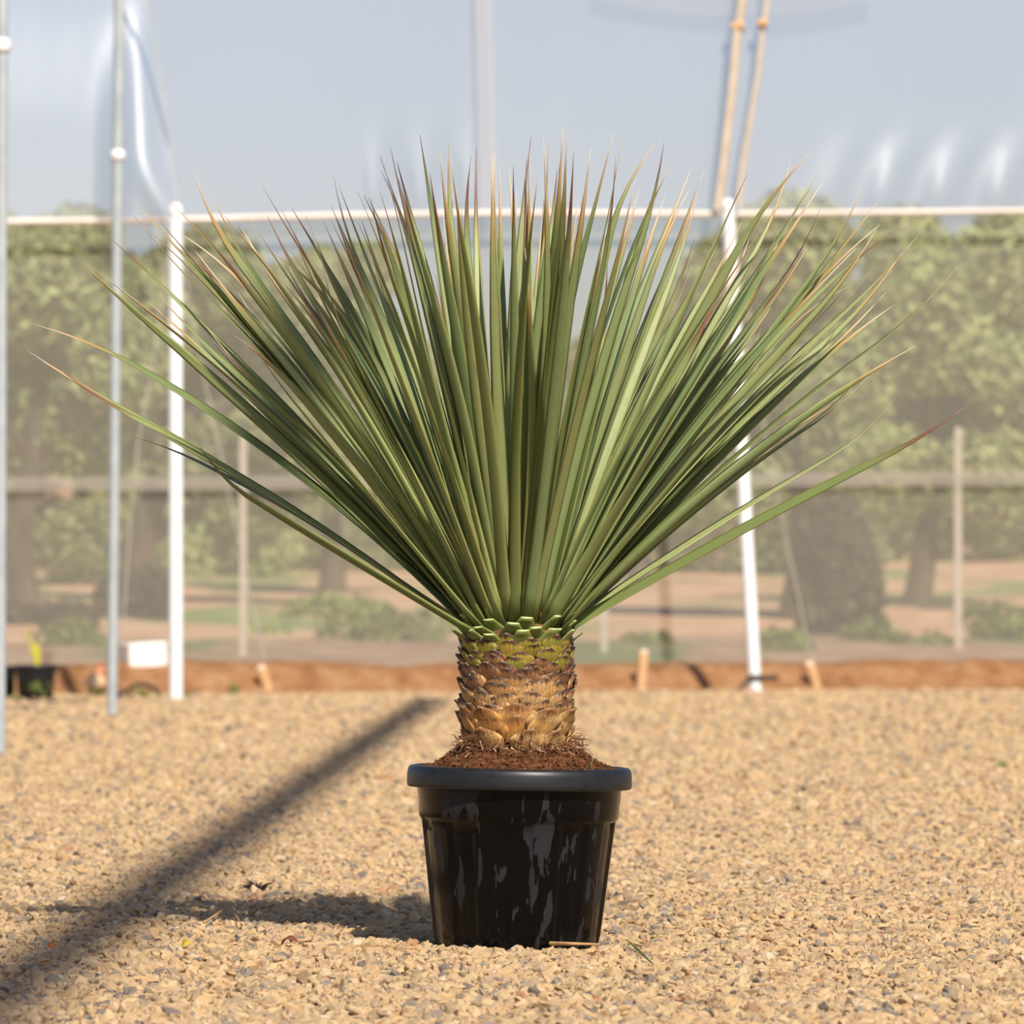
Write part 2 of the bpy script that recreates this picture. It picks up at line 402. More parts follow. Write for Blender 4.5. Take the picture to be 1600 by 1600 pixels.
for sd_ in (-1, 1):                          # thinner, coarser stones to either side of the view
    for y0_, y1_, dn_, in_, out_ in ((8.2, 12.0, 3600, .10, 1.1), (12.0, 17.0, 2000, .15, 1.5), (17.0, 25.0, 800, .3, 1.8)):
        for y in np.arange(y0_, y1_, 0.25):
            a_ = 800 / F * (y + 0.25) + in_; n = int(dn_ * (out_ - in_) * 0.25)
            P.append(np.stack([sd_ * rng.uniform(a_, a_ + out_ - in_, n), rng.uniform(y, y + 0.25, n)], 1)); SCL.append((0.008 if y < 12 else 0.011) * (2 ** rng.random(n)))
P = np.concatenate(P); SCL = np.concatenate(SCL); n = len(P)
sel = P[:, 1] < bank_y(P[:, 0]) - 0.02
P, SCL = P[sel], SCL[sel]; n = len(P)
Z = np.array([gz(x, y) for x, y in P]) + SCL * rng.uniform(-0.2, 0.6, n)
me = bpy.data.meshes.new('gravel'); me.from_pydata(np.column_stack([P, Z]).tolist(), [], [])
me.attributes.new('scl', 'FLOAT', 'POINT').data.foreach_set('value', SCL.astype(np.float32))
rot = np.column_stack([rng.normal(0, 0.5, n), rng.normal(0, 0.5, n), rng.uniform(0, 6.283, n)]).astype(np.float32)
me.attributes.new('rot', 'FLOAT_VECTOR', 'POINT').data.foreach_set('vector', rot.ravel())
me.attributes.new('idx', 'INT', 'POINT').data.foreach_set('value', rng.integers(0, 7, n).astype(np.int32))
go = obj('gravel', me, M_STONE); tag(go, 'loose tan, grey and brown gravel chips covering the yard', 'gravel', kind='stuff')
ng = bpy.data.node_groups.new('scatter_gravel', 'GeometryNodeTree')
ng.interface.new_socket('Geometry', in_out='INPUT', socket_type='NodeSocketGeometry')
ng.interface.new_socket('Geometry', in_out='OUTPUT', socket_type='NodeSocketGeometry')
gi = ng.nodes.new('NodeGroupInput'); gout = ng.nodes.new('NodeGroupOutput')
iop = ng.nodes.new('GeometryNodeInstanceOnPoints'); ci = ng.nodes.new('GeometryNodeCollectionInfo')
ci.inputs['Collection'].default_value = stones; ci.inputs['Separate Children'].default_value = True; ci.inputs['Reset Children'].default_value = True
def named(nm, ty):
    q = ng.nodes.new('GeometryNodeInputNamedAttribute'); q.data_type = ty; q.inputs['Name'].default_value = nm; return q.outputs['Attribute']
e2r = ng.nodes.new('FunctionNodeEulerToRotation')
L = ng.links.new
L(gi.outputs[0], iop.inputs['Points']); L(ci.outputs[0], iop.inputs['Instance']); iop.inputs['Pick Instance'].default_value = True
L(named('idx', 'INT'), iop.inputs['Instance Index']); L(named('rot', 'FLOAT_VECTOR'), e2r.inputs[0]); L(e2r.outputs[0], iop.inputs['Rotation'])
L(named('scl', 'FLOAT'), iop.inputs['Scale']); L(iop.outputs[0], gout.inputs[0])
md = go.modifiers.new('scatter', 'NODES'); md.node_group = ng

# ------------------------------------------------------------------ net wall, plastic sheets
NET = 0.75                                   # the net hangs this far behind the foot of the bank
def wall_pt(px, py, off=NET):
    return W(px, py, on_line(px, off))
def sheet(name, mat, rows, off, wav=None, parent=None, thick=0.0):
    "rows: list of (list of px, py per row), all of one length"
    vs_, n = [], len(rows[0])
    for j, row in enumerate(rows):
        for i, (px, py) in enumerate(row):
            o = off + (wav(px, py) if wav else 0.0)
            vs_.append(wall_pt(px, py, o))
    fs = [(j * n + i, j * n + i + 1, (j + 1) * n + i + 1, (j + 1) * n + i) for j in range(len(rows) - 1) for i in range(n - 1)]
    return obj(name, mesh(name, vs_, fs), mat, parent)
def hem_y(px):                               # the lower hem of the plastic, which sags between the posts
    base = 346 - 17 * px / 1600
    return base - 5 * math.sin(max(0, min(1, (px - 275) / 860)) * PI) * (1 if 275 < px < 1135 else 0)
net = empty('insect_net', wall_pt(800, 1050))
tag(net, 'fine beige see-through net hanging between the plastic sheeting and the earth bank', 'net')
def under(o, p):
    o.parent = p; o.matrix_parent_inverse = Matrix.Translation(p.location).inverted(); return o
pxs = np.linspace(-1300, 2900, 141)
o = sheet('mesh_panel', M_NET, [[(px, (hem_y(px) - 6) * (1 - t) + 1062 * t) for px in pxs] for t in np.linspace(0, 1, 24)], NET,
          lambda px, py: 0.02 * nz(px / 90, py / 200, 2) * smoothstep(340, 420, py))
under(o, net)
o = sheet('seam_band', M_SEAM, [[(px, 757 - 10 * px / 1600 - 11 + 22 * t) for px in pxs] for t in (0, .5, 1)], NET - 0.06)
under(o, net)

# plastic sheets above the net
def film_wave(px, py):
    t = smoothstep(180, 320, py) * (1 - 0.6 * smoothstep(322, 336, py))
    f = -0.03 + 0.015 * nz(px / 260, py / 300, 4)
    if px > 1200: f -= t * 0.095 * (0.5 + 0.5 * math.sin((px - 20 * math.sin(py / 60) + (335 - py) * -0.28) / 14.5)) * smoothstep(1200, 1400, px)
    if 560 < px < 760: f += t * 0.05 * math.sin((px) / 12.0)
    return f
def span(a, b, n): return np.linspace(a, b, n)
rows = []
for t in span(0, 1, 40):
    py = -560 * (1 - t) + 1.0 * t * 336
    xl = 275 - 45 * ((336 - py) / 336) ** 1.35 if py > 0 else 230 + py * 0.30
    xr = 1122 + 38 * ((336 - py) / 336) if py > 0 else 1160 - py * 0.05
    xr += 40
    rows.append([(xl + (xr - xl) * u, py + (hem_y(xl + (xr - xl) * u) - 336) * t) for u in span(0, 1, 160)])
s1 = sheet('plastic_sheet', M_FILM, rows, NET - 0.10, film_wave)
tag(s1, 'wide milky plastic sheet hanging behind the plant between the two white posts', 'plastic sheet', 'milky plastic sheets')
rows = []
for t in span(0, 1, 40):
    py = -560 * (1 - t) + 1.0 * t * 332
    xl = 1152 + 44 * ((336 - py) / 336) if py > 0 else 1196 - py * 0.05
    rows.append([(xl + (2900 - xl) * u, py + (hem_y(xl + (2900 - xl) * u) - 332) * t) for u in span(0, 1, 330)])
s2 = sheet('plastic_sheet', M_FILM, rows, NET - 0.05, film_wave)
tag(s2, 'milky plastic sheet with gathered folds along its hem, beyond the leaning post', 'plastic sheet', 'milky plastic sheets')
# left sheet: bulges where it is pulled to the upright white post
def bulge(px, py):
    ridge = 216 + (py - 120) * 0.05 + (max(0, py - 240) ** 1.6) * 0.026
    return (-0.10 * math.exp(-((px - ridge) / 26.0) ** 2) * smoothstep(-40, 140, py) - 0.36 * smoothstep(140, 212, px) * smoothstep(20, 330, py)
            - 0.05 * smoothstep(0, 200, py))
rows = []
for t in span(0, 1, 60):
    py = -560 * (1 - t) + 1.0 * t * 338
    xr = 276 - 44 * ((338 - py) / 338) ** 1.35 if py > 0 else 232 + py * 0.30
    rows.append([(-1300 + (xr + 1300) * u ** 0.45, py + (hem_y(-1300 + (xr + 1300) * u ** 0.45) - 338) * t) for u in span(0, 1, 150)])
s3 = sheet('plastic_sheet', M_FILM2, rows, NET - 0.16, bulge)
tag(s3, 'shiny plastic sheet drawn tight to the upright white post, with a bright crease', 'plastic sheet', 'milky plastic sheets')
# double-layer strip in the middle sheet and the upper flap
o = sheet('overlap_strip', M_FILM3, [[(734 + 26 * u + 14 * math.sin(t * 1.5), -200 * (1 - t) + 334 * t) for u in span(0, 1, 5)] for t in span(0, 1, 20)], NET - 0.2)
o.parent = s1
rows = [[(930 + 440 * u, -300 * (1 - t) + (24 - 26 * (2 * u - 1) ** 2) * t) for u in span(0, 1, 40)] for t in span(0, 1, 12)]
s4 = sheet('plastic_flap', film_mat('film_flap', 0.22, 0.1, 0.5), rows, NET - 0.24, lambda px, py: 0.01 * nz(px / 80, py / 80, 1))
tag(s4, 'rounded edge of an upper plastic flap above the leaning post', 'plastic flap')
# hem cord and edge straps
pts = [wall_pt(px, hem_y(px), NET - 0.21) for px in span(-1300, 2900, 200)]
tag(obj('hem_cord', tube('hem_cord', pts, 0.020, 8), M_HEM), 'pale rolled hem cord running along the bottom of the plastic sheets', 'cord')
def ribbon(name, mat, a, wd, off):
    pts = [wall_pt(px, py, off) for px, py in a]
    return obj(name, tube(name, pts, wd / 2, 8, flat=0.35), mat)
st1 = ribbon('edge_strap', M_STRAP, [(1166 - 0 + 3, -120), (1161, 0), (1152, 60), (1146, 130), (1138, 200), (1130, 270), (1122, 328)], 0.075, NET - 0.29)
tag(st1, 'wider tan webbing strap running up from the leaning post', 'strap')
st2 = ribbon('edge_strap', M_STRAP, [(1204, -120), (1200, 0), (1193, 40), (1186, 110), (1172, 190), (1160, 260), (1154, 322)], 0.045, NET - 0.27)
tag(st2, 'narrower tan strap beside the wider one above the leaning post', 'strap')
for stp, (px, py, r_) in ((st1, (1153, 40, 0.042)), (st2, (1192, 35, 0.034))):
    c = wall_pt(px, py, NET - 0.29)
    me = tube('clip', [c + Vector((-r_, 0, 0)), c + Vector((r_, 0, 0))], 0.028, 10)
    k = obj('clip', me, M_STAKE, stp); k['label'] = 'brown clip on the strap'
e1 = ribbon('sheet_edge', M_GALV, [(214, -60), (229, 0), (240, 60), (252, 130), (263, 210), (272, 275), (277, 318)], 0.026, NET - 0.5)
e1.parent = s3

# ------------------------------------------------------------------ posts and poles
def pipe(name, base, top, rad, mat, label, cat, group=None):
    base, top = Vector(base), Vector(top)
    t = empty(name, base); tag(t, label, cat, group)
    p = obj('shaft', tube('shaft', [Vector((0, 0, -0.05)), (top - base) * 0.5, top - base], rad, 20), mat, t)
    return t, top - base
dL = F * H / (1098 - YH); dR = F * H / (1085 - YH)
t, v = pipe('support_post', W(275, 1098, dL), W(274, 330, dL), 0.040, M_WHITEP, 'upright white post on the left holding the corner of the plastic', 'post', 'white support posts')
o = obj('post_cap', lathe('post_cap', [(0.0, 0.05), (0.02, 0.048), (0.036, 0.03), (0.040, 0.0), (0.040, -0.03), (0.0, -0.03)], 20), M_CLAMP, t); o.location = v
t, v = pipe('support_post', W(1181, 1085, dR), W(1137, 322, dR), 0.040, M_WHITEP, 'leaning white post on the right, tilted towards the plant', 'post', 'white support posts')
o = obj('post_cap', lathe('post_cap', [(0.0, 0.05), (0.02, 0.048), (0.036, 0.03), (0.040, 0.0), (0.040, -0.03), (0.0, -0.03)], 20), M_CLAMP, t); o.location = v
band = obj('tie_band', lathe('tie_band', [(0.0405, -0.02), (0.048, -0.018), (0.048, 0.018), (0.0405, 0.02)], 20), M_HOSE, t); band.location = v * 0.034
o = obj('tie_end', tube('tie_end', [Vector((0.03, -0.03, 0)), Vector((0.09, -0.05, .0)), Vector((0.145, -0.05, 0.004))], 0.017, 8), M_HOSE, t); o.location = v * 0.034
o = obj('tie_end', tube('tie_end', [Vector((-0.03, -0.035, -0.01)), Vector((-0.07, -0.04, -.04)), Vector((-0.10, -0.04, -0.075))], 0.012, 8), M_HOSE, t); o.location = v * 0.034
for nm, (bxp, byp), (tx, ty), rad, clamp, lab in (
        ('steel_pole', (0, 1180), (3, -260), 0.0225, 70, 'thin grey steel pole at the edge of the yard, nearest to the plant'),
        ('steel_pole', (175, 1123), (188, -260), 0.026, 242, 'thin grey steel pole standing in the gravel before the upright white post')):
    d = F * H / (byp - YH)
    t, v = pipe(nm, W(bxp, byp, d), W(tx, ty, d), rad, M_GALV, lab, 'pole', 'grey steel poles')
    f = (byp - clamp) / (byp - ty)
    o = obj('clamp', lathe('clamp', [(rad, -0.028), (rad + 0.006, -0.026), (rad + 0.012, -0.012), (rad + 0.012, 0.012), (rad + 0.006, 0.026), (rad, 0.028)], 20), M_CLAMP, t)
    o.location = v * f; o['label'] = 'white pipe clamp'
# fence behind the net
for i, (px, y0, y1, wpx, lab) in enumerate(((380, 680, 1036, 11, 'pale fence post behind the net beside the upright white post'),
                                            (944, 676, 1027, 11, 'pale fence post behind the net, half hidden by the plant'),
                                            (1497, 667, 1022, 11, 'pale fence post behind the net, far beyond the leaning post'))):
    d = on_line(px, 4.6)
    b = W(px, y1, d); zt = W(px, y0, d).z
    t = empty('fence_post', (b.x, b.y, b.z)); tag(t, lab, 'post', 'pale fence posts')
    hw = wpx / 2 / F * d
    prof = [(-hw, -hw), (hw, -hw), (hw, hw), (-hw, hw)]
    vs_ = [(x, y, z) for z in (-0.25, zt - b.z - 0.03) for x, y in prof] + [(x * .6, y * .6, zt - b.z) for x, y in prof]
    fs = [(j * 4 + k, j * 4 + (k + 1) % 4, (j + 1) * 4 + (k + 1) % 4, (j + 1) * 4 + k) for j in range(2) for k in range(4)] + [(8, 9, 10, 11), (3, 2, 1, 0)]
    obj('shaft', mesh('shaft', vs_, fs, False), M_POST, t)
# guy ropes with their stakes in the bank
def stake(px, y0, y1, lean, label, rad=0.036):
    d = on_line(px, 0.12)
    b = W(px, y1, d); h = (y1 - y0) / F * d
    t = empty('anchor_stake', b); tag(t, label, 'stake', 'short wooden anchor stakes')
    top = Vector((lean * h, -0.03, h))
    obj('shaft', tube('shaft', [Vector((0, 0, -0.06)), top * 0.5, top * 0.93, top], [rad * .9, rad, rad, rad * .8], 12), M_STAKE, t)
    e = obj('cut_end', lathe('cut_end', [(0.0, 0.012), (rad * .6, 0.010), (rad * .82, 0.0), (rad * .85, -0.02)], 12), M_STAKEEND, t); e.location = top
    e['label'] = 'pale cut end'
    return b + top
s_a = stake(421, 1042, 1090, -0.25, 'pale wooden stake in the earth bank below the nearest fence post')
s_b = stake(1000, 1018, 1072, 0.1, 'pale wooden stake in the earth bank just beyond the plant trunk')
s_c = stake(1279, 1036, 1086, -0.3, 'pale wooden stake in the earth bank beyond the leaning post')
def rope(pts, label, rad=0.0055):
    o = obj('guy_rope', tube('guy_rope', pts, rad, 6), M_ROPE); tag(o, label, 'rope', 'thin guy ropes'); return o
def rope_px(a, off0=0.86, off1=1.3): 
    n = len(a); return [W(px, py, on_line(px, off0 + (off1 - off0) * i / (n - 1))) for i, (px, py) in enumerate(a)]
rope(rope_px([(1271, 1034), (1262, 1000), (1232, 860), (1206, 730), (1180, 600), (1142, 345)]), 'thin pale rope from the stake beyond the leaning post up to the post head')
rope(rope_px([(416, 1040), (402, 980), (368, 820), (338, 680), (300, 500), (279, 345)]), 'thin pale rope from the stake below the nearest fence post to the upright white post')
rope([W(186, 1060, on_line(186, 0.9))] + rope_px([(205, 800), (216, 690), (240, 560), (270, 345)]), 'thin pale rope rising between the grey pole and the upright white post')
# overhead gutter and pipe of the shade house (above the frame), which throw the long soft shadows
def beam(name, a, b, rad, label, mat=M_GALV):
    o = obj(name, tube(name, [Vector(a), (Vector(a) + Vector(b)) / 2, Vector(b)], rad, 12), mat); tag(o, label, 'gutter'); return o
hb = 6.0; sx = -math.sin(SUN_AZ) * hb / math.tan(SUN_EL); sy = math.cos(SUN_AZ) * hb / math.tan(SUN_EL)
def over(px, py):
    d = F * H / (py - YH); p = W(px, py, d); return Vector((p.x - sx, p.y - sy, hb))
gA, gB = over(118, 1480), over(652, 1110)
beam('roof_gutter', gA + (gA - gB) * 0.35, gB + (gB - gA) * 0.12, 0.095, 'overhead grey gutter of the shade house')

# ------------------------------------------------------------------ trees, bushes and weeds beyond the net
def leaf_cloud(name, blobs, nleaf, size, rg):
    "one crown: many small leaf sprays on the surface and inside of the blobs (cx,cy,cz,rx,ry,rz)"
    vol = np.array([b[3] * b[5] for b in blobs]); vol = vol / vol.sum()
    which = rg.choice(len(blobs), nleaf, p=vol)
    B = np.array(blobs)[which]
    dv = rg.normal(size=(nleaf, 3)); dv /= np.linalg.norm(dv, axis=1)[:, None]
    r = rg.uniform(0.45, 1.08, nleaf) ** 0.6
    c = B[:, :3] + dv * r[:, None] * B[:, 3:6]
    s = size * rg.uniform(0.5, 1.3, nleaf)
    u = rg.normal(size=(nleaf, 3)); u /= np.linalg.norm(u, axis=1)[:, None]
    t = rg.normal(size=(nleaf, 3)) + dv; v = np.cross(u, t); v /= np.linalg.norm(v, axis=1)[:, None]
    u *= s[:, None]; v *= (s * 0.42)[:, None]
    V = np.stack([c - u, c + v, c + u * 1.2, c - v], 1).reshape(-1, 3)
    me = bpy.data.meshes.new(name)
    me.vertices.add(len(V)); me.vertices.foreach_set('co', V.ravel().astype(np.float32))
    me.loops.add(nleaf * 4); me.loops.foreach_set('vertex_index', np.arange(nleaf * 4, dtype=np.int32))
    me.polygons.add(nleaf); me.polygons.foreach_set('loop_start', np.arange(0, nleaf * 4, 4, dtype=np.int32)); me.polygons.foreach_set('loop_total', np.full(nleaf, 4, dtype=np.int32))
    sh = np.repeat(np.clip(rg.normal(0.5, 0.25, nleaf), 0, 1), 4).astype(np.float32)
    me.attributes.new('shade', 'FLOAT', 'POINT').data.foreach_set('value', sh)
    me.update(); return me
rg = np.random.default_rng(3)
def tree(px, d, wd, top_py, low_py, trunk_px, kind, label, nleaf=5200, trunk_r=0.16, dense=1.0, trunk2=None):
    "crown between rows low_py and top_py about column px, width wd pixels; trunk foot at trunk_px"
    c = W(px, 0, d).x; zt = W(0, top_py, d).z; zb = W(0, low_py, d).z; hw = wd / 2 / F * d
    fx = W(trunk_px, 0, d).x; fz = rear_z(fx, d) - 0.05
    t = empty('tree', (fx, d, fz)); tag(t, label, 'tree', 'olive green trees beyond the net')
    blobs = []
    k = max(8, int(hw * 10))
    for i in range(k):
        u = rg.uniform(-0.8, 0.8); v = rg.uniform(0.05, 0.9)
        wr = hw * rg.uniform(0.28, 0.48)
        lim = math.sqrt(max(0.05, 1 - (2 * v - 0.9) ** 2 * 0.8))
        blobs.append((c + u * hw * lim - fx, rg.uniform(-0.5, 0.5) * hw, zb + (zt - zb) * v - fz, wr, wr * 0.8, min(wr * 0.9, (zt - zb) * 0.3)))
    obj('crown', leaf_cloud('crown', blobs, int(nleaf * dense * 3), 0.066, rg), M_FOL[kind], t)
    zc = zb + (zt - zb) * 0.35 - fz
    pts = [Vector((0, 0, 0)), Vector((0.08 * rg.normal(), 0.05, zc * 0.3)), Vector(((c - fx) * 0.35, 0, zc * 0.65)), Vector(((c - fx) * 0.8, 0, zc))]
    obj('trunk', tube('trunk', pts, [trunk_r * 1.35, trunk_r, trunk_r * .85, trunk_r * .45], 10), M_BARK, t)
    for j in range(3):
        bl = blobs[j]; a = pts[2] if j else pts[1]
        obj('branch', tube('branch', [a, (a + Vector(bl[:3])) * 0.5 + Vector((0, 0, 0.1)), Vector(bl[:3])], [trunk_r * .6, trunk_r * .4, trunk_r * .15], 7), M_BARK, t)
    return t
tree(70, 52, 470, 320, 740, 40, 0, 'broad olive tree with a pale crown seen between the two grey poles', 7500, 0.12)
tree(330, 56, 430, 330, 770, 215, 1, 'olive tree with a dark trunk standing behind the upright white post', 7500, 0.16)
tree(500, 62, 330, 365, 800, 520, 0, 'bushy tree whose crown reaches the open sky behind the left leaves', 6000, 0.12)
tree(60, 65, 460, 560, 900, 130, 1, 'lower dark tree filling the gap under the broad olive tree', 6000, 0.12)
tree(330, 71, 420, 600, 905, 330, 2, 'distant thicket tree low behind the nearest fence post', 6000, 0.1)
tree(580, 74, 360, 620, 905, 600, 1, 'distant thicket tree low behind the lower left leaves', 5000, 0.1)
tree(790, 88, 460, 600, 905, 780, 1, 'low distant tree seen through the middle of the plant', 6000, 0.1)
tree(990, 66, 270, 380, 860, 1000, 1, 'narrow dark tree behind the right leaves and before the leaning post', 5200, 0.12)
tree(1270, 52, 520, 325, 800, 1290, 0, 'broad olive tree with a thick shaded trunk beyond the leaning post', 9500, 0.34)
tree(1500, 58, 420, 325, 800, 1432, 2, 'pale green tree rising behind the far fence post', 7500, 0.12)
tree(1680, 54, 280, 350, 860, 1650, 1, 'dark brownish tree at the far end of the fence', 4500, 0.14)
tree(1150, 74, 460, 560, 905, 1200, 1, 'distant thicket tree low behind the leaning post', 6000, 0.1)
tree(1540, 81, 520, 600, 905, 1560, 1, 'distant thicket tree low behind the far fence post', 6500, 0.1)
tree(-260, 56, 420, 330, 820, -240, 0, 'broad olive tree outside the left edge of the yard', 4500, 0.14)
tree(1960, 60, 420, 340, 830, 1960, 2, 'pale olive tree outside the right edge of the yard', 4500, 0.14)
tree(2260, 66, 440, 380, 860, 2250, 0, 'olive tree far outside the right edge of the yard', 4500, 0.14)
# dark leafy mass stands in for trunk and shade under the right tree
def bush(name, px, d, wd, top_py, base_py, mat, label, cat, n_=900, size=0.05, group=None):
    c = W(px, base_py, d); hw = wd / 2 / F * d; h = (base_py - top_py) / F * d
    c.z = min(c.z, rear_z(c.x, d))
    t = empty(name, c); tag(t, label, cat, group)
    bl = [(rg.uniform(-.6, .6) * hw, rg.uniform(-.3, .3) * hw, h * rg.uniform(.25, .6), hw * .5, hw * .4, h * .42) for _ in range(5)]
    obj('foliage', leaf_cloud('foliage', bl, n_, size, rg), mat, t)
    return t
bush('trunk_shade_mass', 1285, 47, 190, 770, 1032, M_BRUSH_SHADE, 'dark leafy mass added for the thick trunk and its shade beyond the leaning post', 'shade mass', 3200, 0.08)
bush('bush', 200, 50, 150, 880, 980, M_BRUSH_SHADE, 'dark dry bush beyond the net between the grey pole and the white post', 'bush', 1200, 0.06, 'bushes beyond the net')
bush('bush', 520, 52, 210, 925, 985, M_GRASSR, 'long low grassy bush beyond the net, behind the lowest left leaves', 'bush', 1400, 0.05, 'bushes beyond the net')
bush('bush', 725, 46, 120, 960, 1046, M_GRASSR, 'dull green bush half hidden by the scaly trunk of the plant', 'bush', 700, 0.05, 'bushes beyond the net')
bush('bush', 60, 48, 200, 930, 1000, M_BRUSH_SHADE, 'dry brownish bush behind the black pots at the edge of the yard', 'bush', 1300, 0.05, 'bushes beyond the net')
bush('bush', 1360, 45, 110, 955, 1030, M_GRASSR, 'olive bush beside the dark mass added for shade', 'bush', 600, 0.05, 'bushes beyond the net')
bush('bush', 1570, 46, 150, 940, 1010, M_GRASSR, 'dull green bush beyond the far fence post, at the end of the bank', 'bush', 700, 0.05, 'bushes beyond the net')
bush('bush', 600, 44, 200, 935, 1046, M_GRASSR, 'light green bush beyond the net next to the trunk of the plant', 'bush', 900, 0.06, 'bushes beyond the net')
bush('bush', 440, 46, 130, 975, 1044, M_GRASSR, 'low green bush behind the nearest fence post', 'bush', 500, 0.05, 'bushes beyond the net')
bush('bush', 130, 43, 190, 960, 1050, M_GRASSR, 'low green bush behind the grey pole and the black pots', 'bush', 900, 0.05, 'bushes beyond the net')
bush('bush', 1010, 44, 90, 985, 1032, M_GRASSR, 'small dull green bush behind the stake beyond the plant trunk', 'bush', 400, 0.045, 'bushes beyond the net')
bush('bush', 1225, 42, 90, 975, 1034, M_GRASSR, 'small olive bush just beyond the foot of the leaning post', 'bush', 420, 0.045, 'bushes beyond the net')
bush('bush', 1440, 44, 120, 985, 1034, M_GRASSR, 'low green bush before the far fence post', 'bush', 420, 0.045, 'bushes beyond the net')

# ------------------------------------------------------------------ things at the foot of the bank
def nursery_pot(px, y0, y1, wtop, wbot, d, label):
    b = W(px, y1, d); b.z = gz(b.x, d)
    s = d / F; h = (y1 - y0) * s; rt, rb = wtop / 2 * s, wbot / 2 * s
    t = empty('nursery_pot', b); tag(t, label, 'plant pot', 'black nursery pots by the bank')
    obj('body', lathe('body', [(0, 0.004), (rb, 0.0), (rt * .93, h * .86), (rt * .93, h * .9), (rt * .88, h * .88), (0, h * .85)], 36), M_BLACKP, t)
    obj('rim', lathe('rim', [(rt * .93, h * .84), (rt, h * .85), (rt * 1.01, h * .97), (rt * .97, h), (rt * .9, h * .98), (rt * .88, h * .87)], 36), M_BLACKP, t)
    return t, h
dP = F * H / (1096 - YH)
t, h = nursery_pot(56, 1038, 1096, 68, 52, dP, 'black nursery pot with a yellow shoot standing at the foot of the earth bank')
for k, (a, b_, wd) in enumerate((((0.0, 0), (-0.07, 0.16), 0.012), ((0.01, 0), (-0.13, 0.27), 0.008), ((0.0, 0), (0.0, 0.17), 0.02), ((0.01, 0), (0.04, 0.15), 0.012))):
    p0 = Vector((a[0] + .0, 0, h * .85)); p1 = Vector((b_[0] * .5, 0, h * .85 + b_[1]))
    obj('shoot', tube('shoot', [p0, (p0 + p1) / 2 + Vector((0.008, 0, 0)), p1 * 0.9 + p0 * .1, p1], [wd, wd, wd * .7, wd * .1], 6, flat=0.4), M_SHOOT, t)
nursery_pot(6, 1040, 1095, 40, 32, dP + 0.15, 'black nursery pot partly hidden by the grey pole at the edge of the yard')
# white box
def rbox(name, sx_, sy_, sz_, bev):
    bm = bmesh.new(); bmesh.ops.create_cube(bm, size=1)
    for v in bm.verts: v.co = Vector((v.co.x * sx_, v.co.y * sy_, (v.co.z + .5) * sz_))
    bmesh.ops.bevel(bm, geom=bm.edges[:], offset=bev, segments=3, affect='EDGES', profile=0.6)
    me = bpy.data.meshes.new(name); bm.to_mesh(me); bm.free(); me.polygons.foreach_set('use_smooth', [True] * len(me.polygons)); return me
dB = on_line(226, 0.45); b = W(226, 1057, dB); s = dB / F
bt = empty('white_box', (b.x, b.y, b.z), (0, R(-3), R(24))); tag(bt, 'white plastic box lying on the earth bank behind the upright white post', 'box')
obj('body', rbox('body', 64 * s, 46 * s, 50 * s, 0.018), M_BOX, bt)
o = obj('lid', rbox('lid', 66 * s, 48 * s, 7 * s, 0.010), M_BOX, bt); o.location = (0, 0, 46 * s)
# hose
pts = [W(px, py, d) for px, py, d in ((-120, 1104, 33.6), (20, 1106, 33.2), (80, 1107, 33.0), (130, 1103, 33.4), (158, 1098, 34.0), (186, 1086, 35.0), (205, 1074, 35.2), (225, 1069, 35.3), (243, 1078, 35.2), (253, 1090, 35.1), (258, 1098, 34.6))]
pts[:4] = [Vector((p.x, p.y, gz(p.x, p.y) + 0.018)) for p in pts[:4]]
def catmull(p, k=5):
    out = []
    for i in range(len(p) - 1):
        a, b_, c_, d_ = p[max(i - 1, 0)], p[i], p[i + 1], p[min(i + 2, len(p) - 1)]
        for j in range(k):
            t_ = j / k
            out.append(0.5 * ((2 * b_) + (c_ - a) * t_ + (2 * a - 5 * b_ + 4 * c_ - d_) * t_ ** 2 + (3 * b_ - a - 3 * c_ + d_) * t_ ** 3))
    return out + [p[-1]]
tag(obj('hose', tube('hose', catmull(pts), 0.013, 8), M_HOSE), 'dark irrigation hose looping over the gravel near the grey poles', 'hose')
def rock(px, py, d, r_, mat, label, sq=0.8):
    c = W(px, py, d)
    bm = bmesh.new(); bmesh.ops.create_icosphere(bm, subdivisions=3, radius=r_)
    a = rnd.random() * 90
    for v in bm.verts:
        p = v.co / r_; v.co = Vector((p.x, p.y, p.z * sq)) * r_ * (1 + .4 * nz(p.x * 1.2 + a, p.y * 1.2, p.z * 1.2) + .1 * nz(p.x * 4 + a, p.y * 4, p.z * 4))
    me = bpy.data.meshes.new('rock'); bm.to_mesh(me); bm.free(); me.polygons.foreach_set('use_smooth', [True] * len(me.polygons))
    o = obj('rock', me, mat); o.location = c; tag(o, label, 'rock', 'rocks on the earth bank'); return o
rock(150, 1068, 35.5, 0.062, M_ROCK, 'pale tan rock on the bank between the pot with the shoot and the grey pole', 1.0)
rock(156, 1049, 35.8, 0.042, M_ROCKR, 'small reddish rock topping the pale tan rock by the grey pole')
rock(198, 1078, 35.55, 0.065, M_BANK, 'brown earth clod under the white box beside the hose', 0.9)
def weed(px, py, d, wd, h_, n_, label):
    c = W(px, py, d); s = d / F
    t = empty('weed', c); tag(t, label, 'weed', 'green weeds at the foot of the bank')
    bl = [(rg.uniform(-.5, .5) * wd * s, rg.uniform(-.03, .03), h_ * s * rg.uniform(.2, .8), wd * s * .28, .05, h_ * s * .22) for _ in range(6)]
    obj('foliage', leaf_cloud('foliage', bl, n_, 0.012, rg), M_WEED, t)
weed(66, 1096, 33.9, 30, 34, 110, 'green weed growing against the black pot with the yellow shoot')
weed(84, 1096, 34.4, 22, 14, 90, 'low bright weed just beside the black pot with the yellow shoot')
weed(18, 1095, 33.9, 20, 10, 80, 'low weed between the two black pots')
